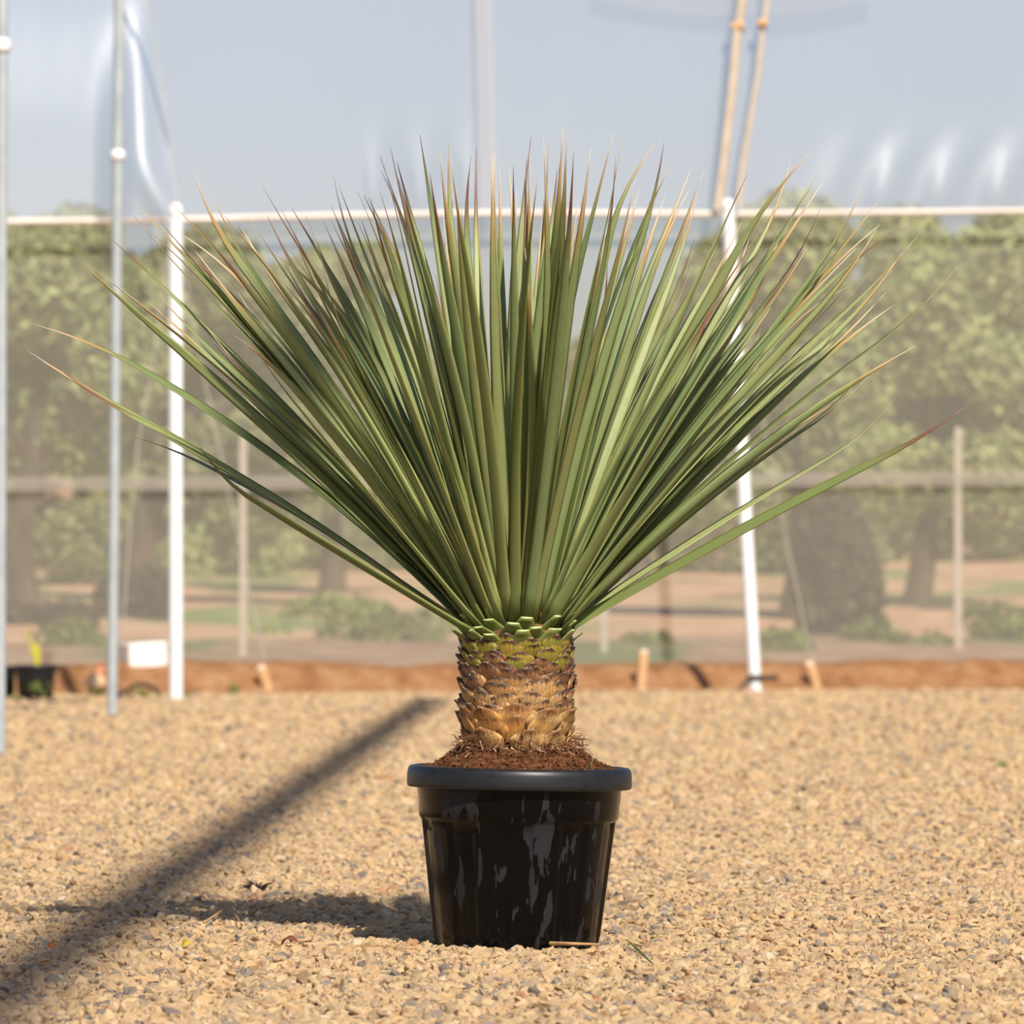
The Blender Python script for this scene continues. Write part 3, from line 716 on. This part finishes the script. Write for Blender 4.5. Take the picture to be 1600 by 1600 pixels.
weed(150, 1090, 35.2, 34, 14, 160, 'green weed below the pale tan rock')
weed(222, 1094, 34.9, 18, 26, 120, 'green weed inside the loop of the hose')
weed(292, 1094, 35.0, 14, 14, 60, 'small weed at the foot of the upright white post')
weed(367, 1094, 35.4, 12, 30, 70, 'thin dull weed before the bank below the nearest fence post')
weed(1567, 1205, F * H / (1206 - YH), 16, 16, 60, 'tiny green weed alone in the open gravel')

# ------------------------------------------------------------------ the potted yucca
TILT = R(1.0)
yucca = empty('potted_yucca', (PX, PY, -0.006), (0, TILT, 0))
tag(yucca, 'spiky blue-green yucca with a scaly trunk growing in a black plastic pot', 'potted plant')
S = PY / F
def body_r(a, r, z, j):
    if 0.006 < z < 0.234 and r > 0.1 and j < 17:
        q = (a * 10 / (2 * PI) + 0.30) % 1.0
        rib = smoothstep(0.0, 0.05, q) * (1 - smoothstep(0.50, 0.55, q))
        return r + 0.0042 * rib * smoothstep(0.006, 0.02, z)
    return r
prof = [(0.0, 0.004), (0.132, 0.004), (0.1395, 0.001), (0.1425, 0.006)]
prof += [(0.1425 + (0.1695 - 0.1425) * (z - 0.006) / 0.23, z) for z in np.linspace(0.012, 0.232, 12)]
prof += [(0.1742, 0.2345), (0.1765, 0.2375), (0.1785, 0.241), (0.1800, 0.262), (0.1832, 0.296), (0.1832, 0.306), (0.1790, 0.306), (0.168, 0.26), (0.150, 0.238)]
pot = obj('pot', lathe('pot', prof, 240, body_r), M_POT, yucca)
rimp = [(0.1828, 0.300), (0.1845, 0.2945), (0.1985, 0.2925), (0.2005, 0.2945), (0.2012, 0.300), (0.2008, 0.318), (0.1992, 0.3255), (0.1955, 0.3295), (0.1900, 0.3305), (0.1855, 0.3285), (0.1830, 0.3240), (0.1800, 0.3000)]
obj('rim', lathe('rim', rimp, 160), M_RIM, pot)

# soil
def soil_z(r, a):
    z = 0.322 + 0.040 * smoothstep(0.182, 0.085, r)
    x, y = r * math.cos(a), r * math.sin(a)
    return z + 0.007 * nz(x * 22, y * 22, 1) + 0.004 * nz(x * 70, y * 70, 2) + 0.0025 * nz(x * 190, y * 190, 2)
rs_ = list(np.linspace(0.1825, 0.04, 46)); seg = 220
vs_ = [(r * math.cos(2 * PI * i / seg), r * math.sin(2 * PI * i / seg), soil_z(r, 2 * PI * i / seg)) for i in range(seg) for r in rs_]
n = len(rs_); fs = [(i * n + j, i * n + j + 1, ((i + 1) % seg) * n + j + 1, ((i + 1) % seg) * n + j) for i in range(seg) for j in range(n - 1)]
soil = obj('soil', mesh('soil', vs_, fs), M_SOIL, yucca)
# crumbs and fibres on the soil
def crumbs(name, n_, mat, rmin, rmax, smin, smax):
    vs_, fs = [], []
    for _ in range(n_):
        r = math.sqrt(rnd.uniform(rmin ** 2, rmax ** 2)); a = rnd.uniform(0, 2 * PI)
        c = Vector((r * math.cos(a), r * math.sin(a), soil_z(r, a) + 0.001)); s_ = rnd.uniform(smin, smax)
        b0 = len(vs_)
        for k in range(6):
            d_ = [Vector((1, 0, 0)), Vector((-1, 0, 0)), Vector((0, 1, 0)), Vector((0, -1, 0)), Vector((0, 0, 1)), Vector((0, 0, -1))][k]
            d_ = d_ * rnd.uniform(.5, 1.3) + Vector((rnd.gauss(0, .25), rnd.gauss(0, .25), rnd.gauss(0, .25)))
            vs_.append(c + d_ * s_)
        for f in ((0, 2, 4), (2, 1, 4), (1, 3, 4), (3, 0, 4), (2, 0, 5), (1, 2, 5), (3, 1, 5), (0, 3, 5)): fs.append(tuple(b0 + q for q in f))
    o = obj(name, mesh(name, vs_, fs, False), mat, soil); o['kind'] = 'stuff'; return o
crumbs('soil_crumbs', 2600, M_SOIL, 0.08, 0.182, 0.0012, 0.0042)
crumbs('soil_clods', 60, M_SOIL, 0.09, 0.165, 0.004, 0.009)
def fibres(name, n_, mat, rr, zz, ln, rad, flat):
    vs_, fs = [], []
    for _ in range(n_):
        a = rnd.uniform(0, 2 * PI); r = rnd.uniform(*rr)
        p = Vector((r * math.cos(a), r * math.sin(a), max(soil_z(r, a), rnd.uniform(*zz))))
        d_ = Vector((math.cos(a) * rnd.uniform(.1, 1), math.sin(a) * rnd.uniform(.1, 1), rnd.uniform(-.8, .5)))
        d_ += Vector((-math.sin(a), math.cos(a), 0)) * rnd.uniform(-1.2, 1.2)
        d_.normalize(); L_ = rnd.uniform(*ln); q = [p]
        for k in range(4):
            d_ = (d_ + Vector((rnd.gauss(0, .35), rnd.gauss(0, .35), rnd.gauss(-.12, .3)))).normalized()
            nx = q[-1] + d_ * L_ / 4; rn = math.hypot(nx.x, nx.y)
            if rn < 0.18: nx.z = max(nx.z, soil_z(max(rn, .05), math.atan2(nx.y, nx.x)) + 0.0005)
            q.append(nx)
        r0 = rnd.uniform(*rad); side = d_.orthogonal().normalized()
        b0 = len(vs_)
        for k, c in enumerate(q):
            w_ = r0 * (1 - .18 * k)
            up = Vector((0, 0, 1)) * w_ * flat
            vs_ += [c + side * w_, c + up, c - side * w_, c - up]
        for k in range(4):
            for m_ in range(4): fs.append((b0 + k * 4 + m_, b0 + k * 4 + (m_ + 1) % 4, b0 + k * 4 + 4 + (m_ + 1) % 4, b0 + k * 4 + 4 + m_))
    o = obj(name, mesh(name, vs_, fs), mat, soil); o['kind'] = 'stuff'; return o
fibres('root_fibres', 620, M_FIBRE[1], (0.07, 0.115), (0.345, 0.385), (0.015, 0.045), (0.0006, 0.0026), 0.5)
fibres('pale_fibres', 230, M_FIBRE[0], (0.072, 0.11), (0.345, 0.38), (0.008, 0.032), (0.0006, 0.0028), 0.5)

# trunk
def trunk_r(z):      # core radius under the scales
    return np.interp(z, [0.33, 0.352, 0.372, 0.395, 0.43, 0.50, 0.56, 0.585, 0.64], [0.088, 0.080, 0.081, 0.088, 0.091, 0.092, 0.090, 0.078, 0.045])
zs = np.linspace(0.33, 0.64, 60)
trunk = obj('trunk', lathe('trunk', [(float(trunk_r(z)), z) for z in zs] + [(0.0, 0.645)], 72,
            lambda a, r, z, j: r * (1 + 0.035 * nz(math.cos(a) * 5, math.sin(a) * 5, z * 60) + (0.03 * nz(math.cos(a) * 16, math.sin(a) * 16, z * 90) if z < .4 else 0))), M_CORE, yucca)
trunk.rotation_euler = (0, -TILT, 0)             # the pot stands askew, the trunk upright
def scale_mesh(wd, ht, lip, sharp, seed):
    "old leaf base: a thick rounded diamond whose upper edge stands off the trunk"
    rr = random.Random(seed); NU, NV = 7, 8
    F_, B_, at = [], [], []
    skew = rr.uniform(-.12, .12)
    for j in range(NV + 1):
        v = j / NV
        hw = wd / 2 * np.interp(v, [0, 0.25, 0.5, 0.72, 0.88, 1.0], [0.55, 0.85, 1.0, 0.80, 0.46, sharp])
        for i in range(NU + 1):
            u = 2 * i / NU - 1
            x = u * hw + skew * wd * v * v
            out = 0.0045 * (1 - u * u) * math.sin(PI * min(1, v * .9)) + lip * (v ** 2.2) * (1 - 0.35 * u * u) + rr.uniform(-.0006, .0006)
            z = ht * v + (0.002 * rr.uniform(-1, 1) if j == NV else 0)
            F_.append((x, -out, z)); B_.append((x * .97, -out + 0.0022 + 0.001 * v, z)); at.append(v)
    n = NU + 1; N = len(F_); fs = []
    for j in range(NV):
        for i in range(NU):
            a = j * n + i
            fs.append((a, a + 1, a + n + 1, a + n)); fs.append((N + a, N + a + n, N + a + n + 1, N + a + 1))
    for i in range(NU):
        fs.append((NV * n + i, NV * n + i + 1, N + NV * n + i + 1, N + NV * n + i)); fs.append((i + 1, i, N + i, N + i + 1))
    for j in range(NV):
        fs.append((j * n, j * n + n, N + j * n + n, N + j * n)); fs.append((j * n + NU + n, j * n + NU, N + j * n + NU, N + j * n + NU + n))
    return mesh('scale', F_ + B_, fs, True, None, {'v': at + at})
variants = {}
for key, wd, ht, lip, sharp, mat in (('g', .044, .030, .012, .30, M_S_GREEN), ('y', .047, .030, .0115, .16, M_S_YEL), ('b', .047, .030, .0115, .12, M_S_BRN), ('t', .050, .034, .0115, .12, M_S_TAN), ('k', .066, .048, .013, .10, M_S_GOLD)):
    variants[key] = []
    for k in range(4):
        me = scale_mesh(wd * rnd.uniform(.93, 1.07), ht * rnd.uniform(.93, 1.1), lip * rnd.uniform(.7, 1.25), sharp * rnd.uniform(.6, 1.5), 40 + k)
        me.materials.append(mat); variants[key].append(me)
rows_ = [(0.356, 'k', 9), (0.376, 'k', 10), (0.394, 'k', 11)]
z = 0.412
while z < 0.545:
    kind = 't' if z < 0.452 else ('b' if z < 0.502 else 'y')
    rows_.append((z, kind, 13)); z += 0.0112
NS = 0
for j, (z, kind, cnt) in enumerate(rows_):
    for i in range(cnt):
        a = 2 * PI * (i + 0.5 * (j % 2)) / cnt + rnd.uniform(-.06, .06) + 0.13 * (j // 2 % 2)
        kk = kind
        if kind == 'y' and z < .53 and rnd.random() < 0.14: kk = 'b'
        if kind == 'b' and z > .49 and rnd.random() < 0.25: kk = 'y'
        if kind == 't' and rnd.random() < 0.2: kk = 'b'
        if kind == 'b' and z < .47 and rnd.random() < .35: kk = 't'
        if kind == 'k' and z < .36 and rnd.random() < .25: continue
        o = obj('scale', rnd.choice(variants[kk]), None, trunk); NS += 1
        zz = z + rnd.uniform(-.003, .003); r = float(trunk_r(zz)) + 0.001
        flare = R(rnd.uniform(2, 11)) if kk != 'k' else R(rnd.uniform(12, 24))
        o.location = (r * math.cos(a), r * math.sin(a), zz)
        o.rotation_euler = (Euler((0, 0, a + PI / 2)).to_matrix() @ Euler((flare, rnd.uniform(-.12, .12), rnd.uniform(-.1, .1))).to_matrix()).to_euler()
        q = rnd.uniform(.82, 1.15); o.scale = (q * 1.08, rnd.uniform(.62, 1.0), q * rnd.uniform(.9, 1.1))
# cut leaf bases round the top
def stub_mesh(seed):
    rr = random.Random(seed)
    st = [(0.0, .025, .006), (0.35, .021, .0075), (0.7, .0145, .0065), (1.0, .0112, .0052)]
    Ln = rr.uniform(.026, .036); vs_, fs, mi = [], [], []
    K = 10
    for (t_, hw, th) in st:
        for k in range(K):
            a = 2 * PI * k / K
            x = hw * math.cos(a); y = th * .5 * math.sin(a) * (1.0 if math.sin(a) < 0 else 0.35)
            y += -0.012 * t_ ** 1.6 + 0.10 * x * x / .02 * (0.6 if t_ > .5 else .3)   # keel outward, dished inside
            vs_.append((x, y, Ln * t_ + (y + .012) * (0.5 if t_ == 1 else 0)))
    for j in range(3):
        for k in range(K):
            fs.append((j * K + k, j * K + (k + 1) % K, (j + 1) * K + (k + 1) % K, (j + 1) * K + k)); mi.append(0)
    fs.append(tuple(range(3 * K, 4 * K))); mi.append(1)
    me = mesh('stub', vs_, fs, True, mi); me.materials.append(M_STUB); me.materials.append(M_CUT); return me
stubs = [stub_mesh(k) for k in range(4)]
for j, (z, cnt, rr_) in enumerate(((0.546, 13, .090), (0.558, 13, .086), (0.573, 9, .078))):
    for i in range(cnt):
        a = 2 * PI * (i + .5 * (j % 2)) / cnt + rnd.uniform(-.1, .1)
        o = obj('cut_leaf_base', rnd.choice(stubs), None, trunk)
        if j == 0 and i == 0: o['label'] = 'green cut leaf base with a pale cut face'
        o.location = (rr_ * math.cos(a), rr_ * math.sin(a), z + rnd.uniform(-.003, .004))
        o.rotation_euler = (Euler((0, 0, a + PI / 2)).to_matrix() @ Euler((R(rnd.uniform(14, 30)), rnd.uniform(-.1, .1), 0)).to_matrix()).to_euler()

# leaves ------------------------------------------------------------------
TIPS = [(38,558),(65,582),(60,492),(113,408),(136,415),(207,672),(300,723),(175,375),(190,398),(193,345),(205,313),(215,335),(238,465),(262,303),(268,284),
 (311,311),(341,315),(325,354),(364,365),(391,282),(410,345),(425,355),(450,415),(440,325),(454,326),(365,400),(433,368),(501,285),(526,290),(520,318),(487,421),
 (565,345),(540,372),(596,238),(596,292),(608,360),(620,285),(656,210),(692,228),(682,240),(745,225),(748,313),(720,330),(770,228),(668,272),(779,270),(795,262),
 (802,258),(830,213),(827,235),(822,260),(850,222),(858,212),(841,270),(884,205),(890,220),(898,245),(870,258),(887,325),(926,233),(910,300),(964,212),(992,215),
 (978,222),(972,250),(996,290),(601,240),(605,255),(617,285),(1018,270),(1055,227),(1081,265),(1105,280),(1097,310),(1090,380),(1171,270),(1165,356),(1117,403),
 (1145,350),(1250,227),(1260,262),(1285,268),(1289,287),(1215,377),(1240,385),(1268,395),(1365,303),(1380,315),(1395,352),(1388,370),(1369,345),(1340,388),
 (1445,380),(1427,420),(1390,462),(1395,470),(1516,438),(1431,540),(1370,605),(1376,590),(1300,628),(1410,650),(1523,646),(1370,437),(1325,415),(1255,480),
 (1312,330),(1180,430),(1040,300),(700,260),(560,300),(470,345),(350,430),(290,340),(250,350),(300,395)]
LOW = (0, 0, 0)
def make_leaf(tip, base, sag, width, twist0, twist1, side, curl):
    p0, p2 = Vector(base), Vector(tip)
    ax = p2 - p0; L_ = ax.length; axn = ax.normalized()
    horiz = Vector((ax.x, ax.y, 0)); 
    upn = (Vector((0, 0, 1)) - axn * axn.z)
    upn = upn.normalized() if upn.length > 1e-3 else Vector((0, 1, 0))
    sd = axn.cross(upn)
    p1 = p0 + ax * 0.52 + upn * sag * L_ + sd * side * L_
    NT = 18; vs_, at, ed, fs = [], [], [], []
    for i in range(NT + 1):
        t_ = i / NT; tt = t_ ** 0.9
        c = p0 * (1 - tt) ** 2 + p1 * 2 * tt * (1 - tt) + p2 * tt ** 2
        c = c + upn * curl * L_ * max(0, tt - .78) ** 2 * 6
        d_ = ((p1 - p0) * (1 - tt) + (p2 - p1) * tt).normalized()
        u = (d_.cross(upn)); u = u.normalized()
        nrm = u.cross(d_).normalized()
        q = twist0 + (twist1 - twist0) * tt
        u2 = u * math.cos(q) + nrm * math.sin(q); n2 = nrm * math.cos(q) - u * math.sin(q)
        w_ = width * float(np.interp(tt, [0, .04, .10, .25, .45, .65, .80, .89, .95, 1.0], [1.55, 1.25, 1.06, 1.0, 1.0, .82, .50, .25, .12, .03]))
        th = 0.0019 * (1 - tt) + 0.0008 * (1 if tt < .9 else .4)
        if tt < .08: th += 0.002 * (1 - tt / .08)
        fold = 0.22 * (1 - .5 * tt)                     # gently keeled
        vs_ += [c - u2 * w_ + n2 * w_ * fold, c - u2 * w_ * .5 - n2 * th * .6 + n2 * w_ * fold * .35, c - n2 * th, c + u2 * w_ * .5 - n2 * th * .6 + n2 * w_ * fold * .35,
                c + u2 * w_ + n2 * w_ * fold, c + u2 * w_ * .45 + n2 * (th * .5 + w_ * fold * .35), c + n2 * th * .5, c - u2 * w_ * .45 + n2 * (th * .5 + w_ * fold * .35)]
        at += [t_] * 8; ed += [1, .5, 0, .5, 1, .45, 0, .45]
    for i in range(NT):
        for k in range(8):
            fs.append((i * 8 + k, i * 8 + (k + 1) % 8, (i + 1) * 8 + (k + 1) % 8, (i + 1) * 8 + k))
    fs.append(tuple(range(7, -1, -1))); fs.append(tuple(range(NT * 8, NT * 8 + 8)))
    me = mesh('leaf', vs_, fs, True, None, {'t': at, 'edge': ed})
    return obj('leaf', me, M_LEAF, yucca)
org = Vector((PX, PY, 0.60))
inv = Matrix.Translation((PX, PY, -0.006)) @ Matrix.Rotation(TILT, 4, 'Y'); inv = inv.inverted()
def add_leaf(tw, width=None):
    "tw: tip in world space"
    tl = inv @ tw
    dv = tl - Vector((0, 0, 0.60)); el = math.asin(max(-1, min(1, dv.z / dv.length))); az = math.atan2(dv.y, dv.x) + rnd.uniform(-.12, .12)
    rb = 0.022 + 0.064 * max(0.0, math.cos(el)) ** 0.55 * rnd.uniform(.85, 1.06)
    zb = 0.553 + 0.046 * max(0, el / (PI / 2)) ** 1.2 + rnd.uniform(-.006, .006)
    base = Vector((rb * math.cos(az) - math.sin(TILT) * zb, rb * math.sin(az), zb))
    ce = math.cos(el)
    sag = rnd.gauss(0.012, .012) + 0.055 * ce * rnd.uniform(.3, 1.5)
    wd = (width or rnd.uniform(0.0088, 0.0128))
    sgn = 1 if math.cos(az) > 0 else -1              # blades at the sides are turned part of the way to the front
    if rnd.random() < .18: sgn = -sgn
    q0 = rnd.gauss(0, .25) + TW * sgn * abs(math.cos(az)) * rnd.uniform(.1, .7); q1 = rnd.gauss(0, .55) + TW * sgn * abs(math.cos(az)) * rnd.uniform(.4, 1.3)
    return make_leaf(tl, base, sag, wd, q0, q1, rnd.gauss(0, .028), rnd.gauss(0.0, .07) + .05 * ce)
NL = 0
TW = -1
for (px, py) in TIPS:
    a = W(px, py, PY); r = (a - org).length
    L_ = max(rnd.gauss(0.93, .045), r + 0.004)
    dy = math.sqrt(max(0, L_ * L_ - r * r)) * (1 if rnd.random() < 0.5 + 0.28 * min(1, abs(px - 810) / 450) else -1)
    dy = max(-0.62, min(0.62, dy))
    add_leaf(W(px, py, PY + dy)); NL += 1
tries = 0
while NL < 200 and tries < 9000:
    tries += 1
    az = rnd.uniform(0, 2 * PI); side = abs(math.cos(az))
    el = R(rnd.uniform(34 + 24 * (1 - side), 84))
    if NL > 176 and (side < .6 or math.sin(az) < 0.05): continue
    if rnd.random() > math.cos(el) * 1.3 + .15: continue
    L_ = rnd.uniform(.70, .93)
    tw = org + Vector((math.cos(az) * math.cos(el), math.sin(az) * math.cos(el), math.sin(el))) * L_
    px = 800 + tw.x / tw.y * F; py = YH - (tw.z - H) / tw.y * F
    if py < 235 + 0.00022 * (px - 810) ** 2: continue
    add_leaf(tw); NL += 1
# the dry bud scale at the heart
o = obj('dry_bract', lathe('dry_bract', [(0, 0.018), (.004, .015), (.0055, .008), (.0035, 0), (0, -.002)], 14), M_ROCKR, yucca)
o.location = (0.005, -0.070, 0.600); o.rotation_euler = (.4, .5, 0)
# seedlings on the soil
for a, r, h_ in ((-2.45, .15, .022), (-0.72, .165, .022), (-2.2, .17, .012)):
    c = Vector((r * math.cos(a), r * math.sin(a), soil_z(r, a)))
    sd = obj('seedling', tube('seedling', [c, c + Vector((.002, 0, h_ * .6)), c + Vector((.005, 0, h_))], [.0007, .0007, .002], 5), M_WEED, soil)

# ------------------------------------------------------------------ litter on the gravel
def gpt(px, py):
    d = F * H / (py - YH); p = W(px, py, d); p.z = gz(p.x, d) + 0.014; return p
def litter(name, mat, px, py, L_, wd, yaw, label, cat, pitch=0.15, group=None, bend=.15):
    vs_, fs = [], []; n = 6
    for i in range(n + 1):
        t_ = i / n; w_ = wd * math.sin(PI * (0.08 + .84 * t_)); z_ = bend * L_ * math.sin(PI * t_)
        for s_ in (0, .0009): vs_ += [(L_ * (t_ - .5), -w_, z_ + s_ + w_ * .3), (L_ * (t_ - .5), 0, z_ + s_), (L_ * (t_ - .5), w_, z_ + s_ + w_ * .3)]
    for i in range(n):
        a = i * 6
        for k in (0, 1): fs += [(a + k, a + k + 1, a + 6 + k + 1, a + 6 + k), (a + 3 + k, a + 9 + k, a + 10 + k, a + 4 + k)]
        fs += [(a, a + 6, a + 9, a + 3), (a + 2, a + 5, a + 11, a + 8)]
    o = obj(name, mesh(name, vs_, fs), mat); o.location = gpt(px, py); o.rotation_euler = (rnd.uniform(-.3, .3), -pitch, yaw)
    tag(o, label, cat, group); return o
litter('fallen_leaf', M_DRYY, 293, 1490, .020, .009, .3, 'small bright yellow leaf lying on the gravel beside the soft shadow', 'leaf', .5, 'fallen leaves on the gravel')
litter('fallen_leaf', M_DRYO, 70, 1525, .026, .007, .5, 'orange dry leaf on the gravel in the soft shadow, nearest to the camera', 'leaf', .3, 'fallen leaves on the gravel')
litter('fallen_leaf', M_DRYO, 82, 1491, .020, .006, 1.2, 'smaller upright orange dry leaf on the gravel in the soft shadow', 'leaf', .8, 'fallen leaves on the gravel')
litter('fallen_leaf', M_DRYB, 453, 1488, .034, .009, -.5, 'curled brown dry leaf on the gravel near the pot', 'leaf', .2, 'fallen leaves on the gravel', .3)
a, b_ = gpt(978, 1484), gpt(1018, 1520)
gb = obj('grass_blade', tube('grass_blade', [a + Vector((0, 0, .008)), (a + b_) / 2 + Vector((0, 0, .006)), b_ + Vector((0, 0, .002))], [.0008, .0024, .0012], 6, flat=.5), M_GREENB)
tag(gb, 'single green grass blade lying on the gravel beside the pot', 'grass blade')
def twig(pts, rad, label, mat=M_TWIG):
    q = catmull([gpt(px, py) + Vector((0, 0, z_)) for px, py, z_ in pts], 4)
    o = obj('twig', tube('twig', q, [rad * (1 - .5 * i / len(q)) for i in range(len(q))], 6), mat); tag(o, label, 'twig', 'dry twigs on the gravel'); return o
twig([(556, 1497, .004), (600, 1499, .006), (658, 1503, .004)], .0014, 'straight thin dry twig on the gravel before the pot')
twig([(318, 1456, .002), (340, 1450, .010), (358, 1442, .014), (366, 1447, .008), (380, 1460, .002)], .0022, 'crooked pale twig at the edge of the pot shadow')
twig([(860, 1488, .004), (895, 1491, .006), (935, 1489, .004)], .004, 'flat wood splinter on the gravel against the pot foot')
tf = empty('root_tuft', gpt(404, 1396)); tag(tf, 'small dark tuft of dry roots on the gravel behind the pot shadow', 'root tuft')
for k in range(22):
    a = rnd.uniform(0, 2 * PI); e_ = rnd.uniform(.02, .75); l_ = rnd.uniform(.022, .050)
    d_ = Vector((math.cos(a) * math.cos(e_), math.sin(a) * math.cos(e_), math.sin(e_)))
    obj('root', tube('root', [Vector((0, 0, -.004)), d_ * l_ * .5, d_ * l_ + Vector((0, 0, -.006))], [.0045, .0026, .0007], 5), M_DTUFT, tf)
print('leaves', NL, 'scales', NS, 'stones', n, len(P))
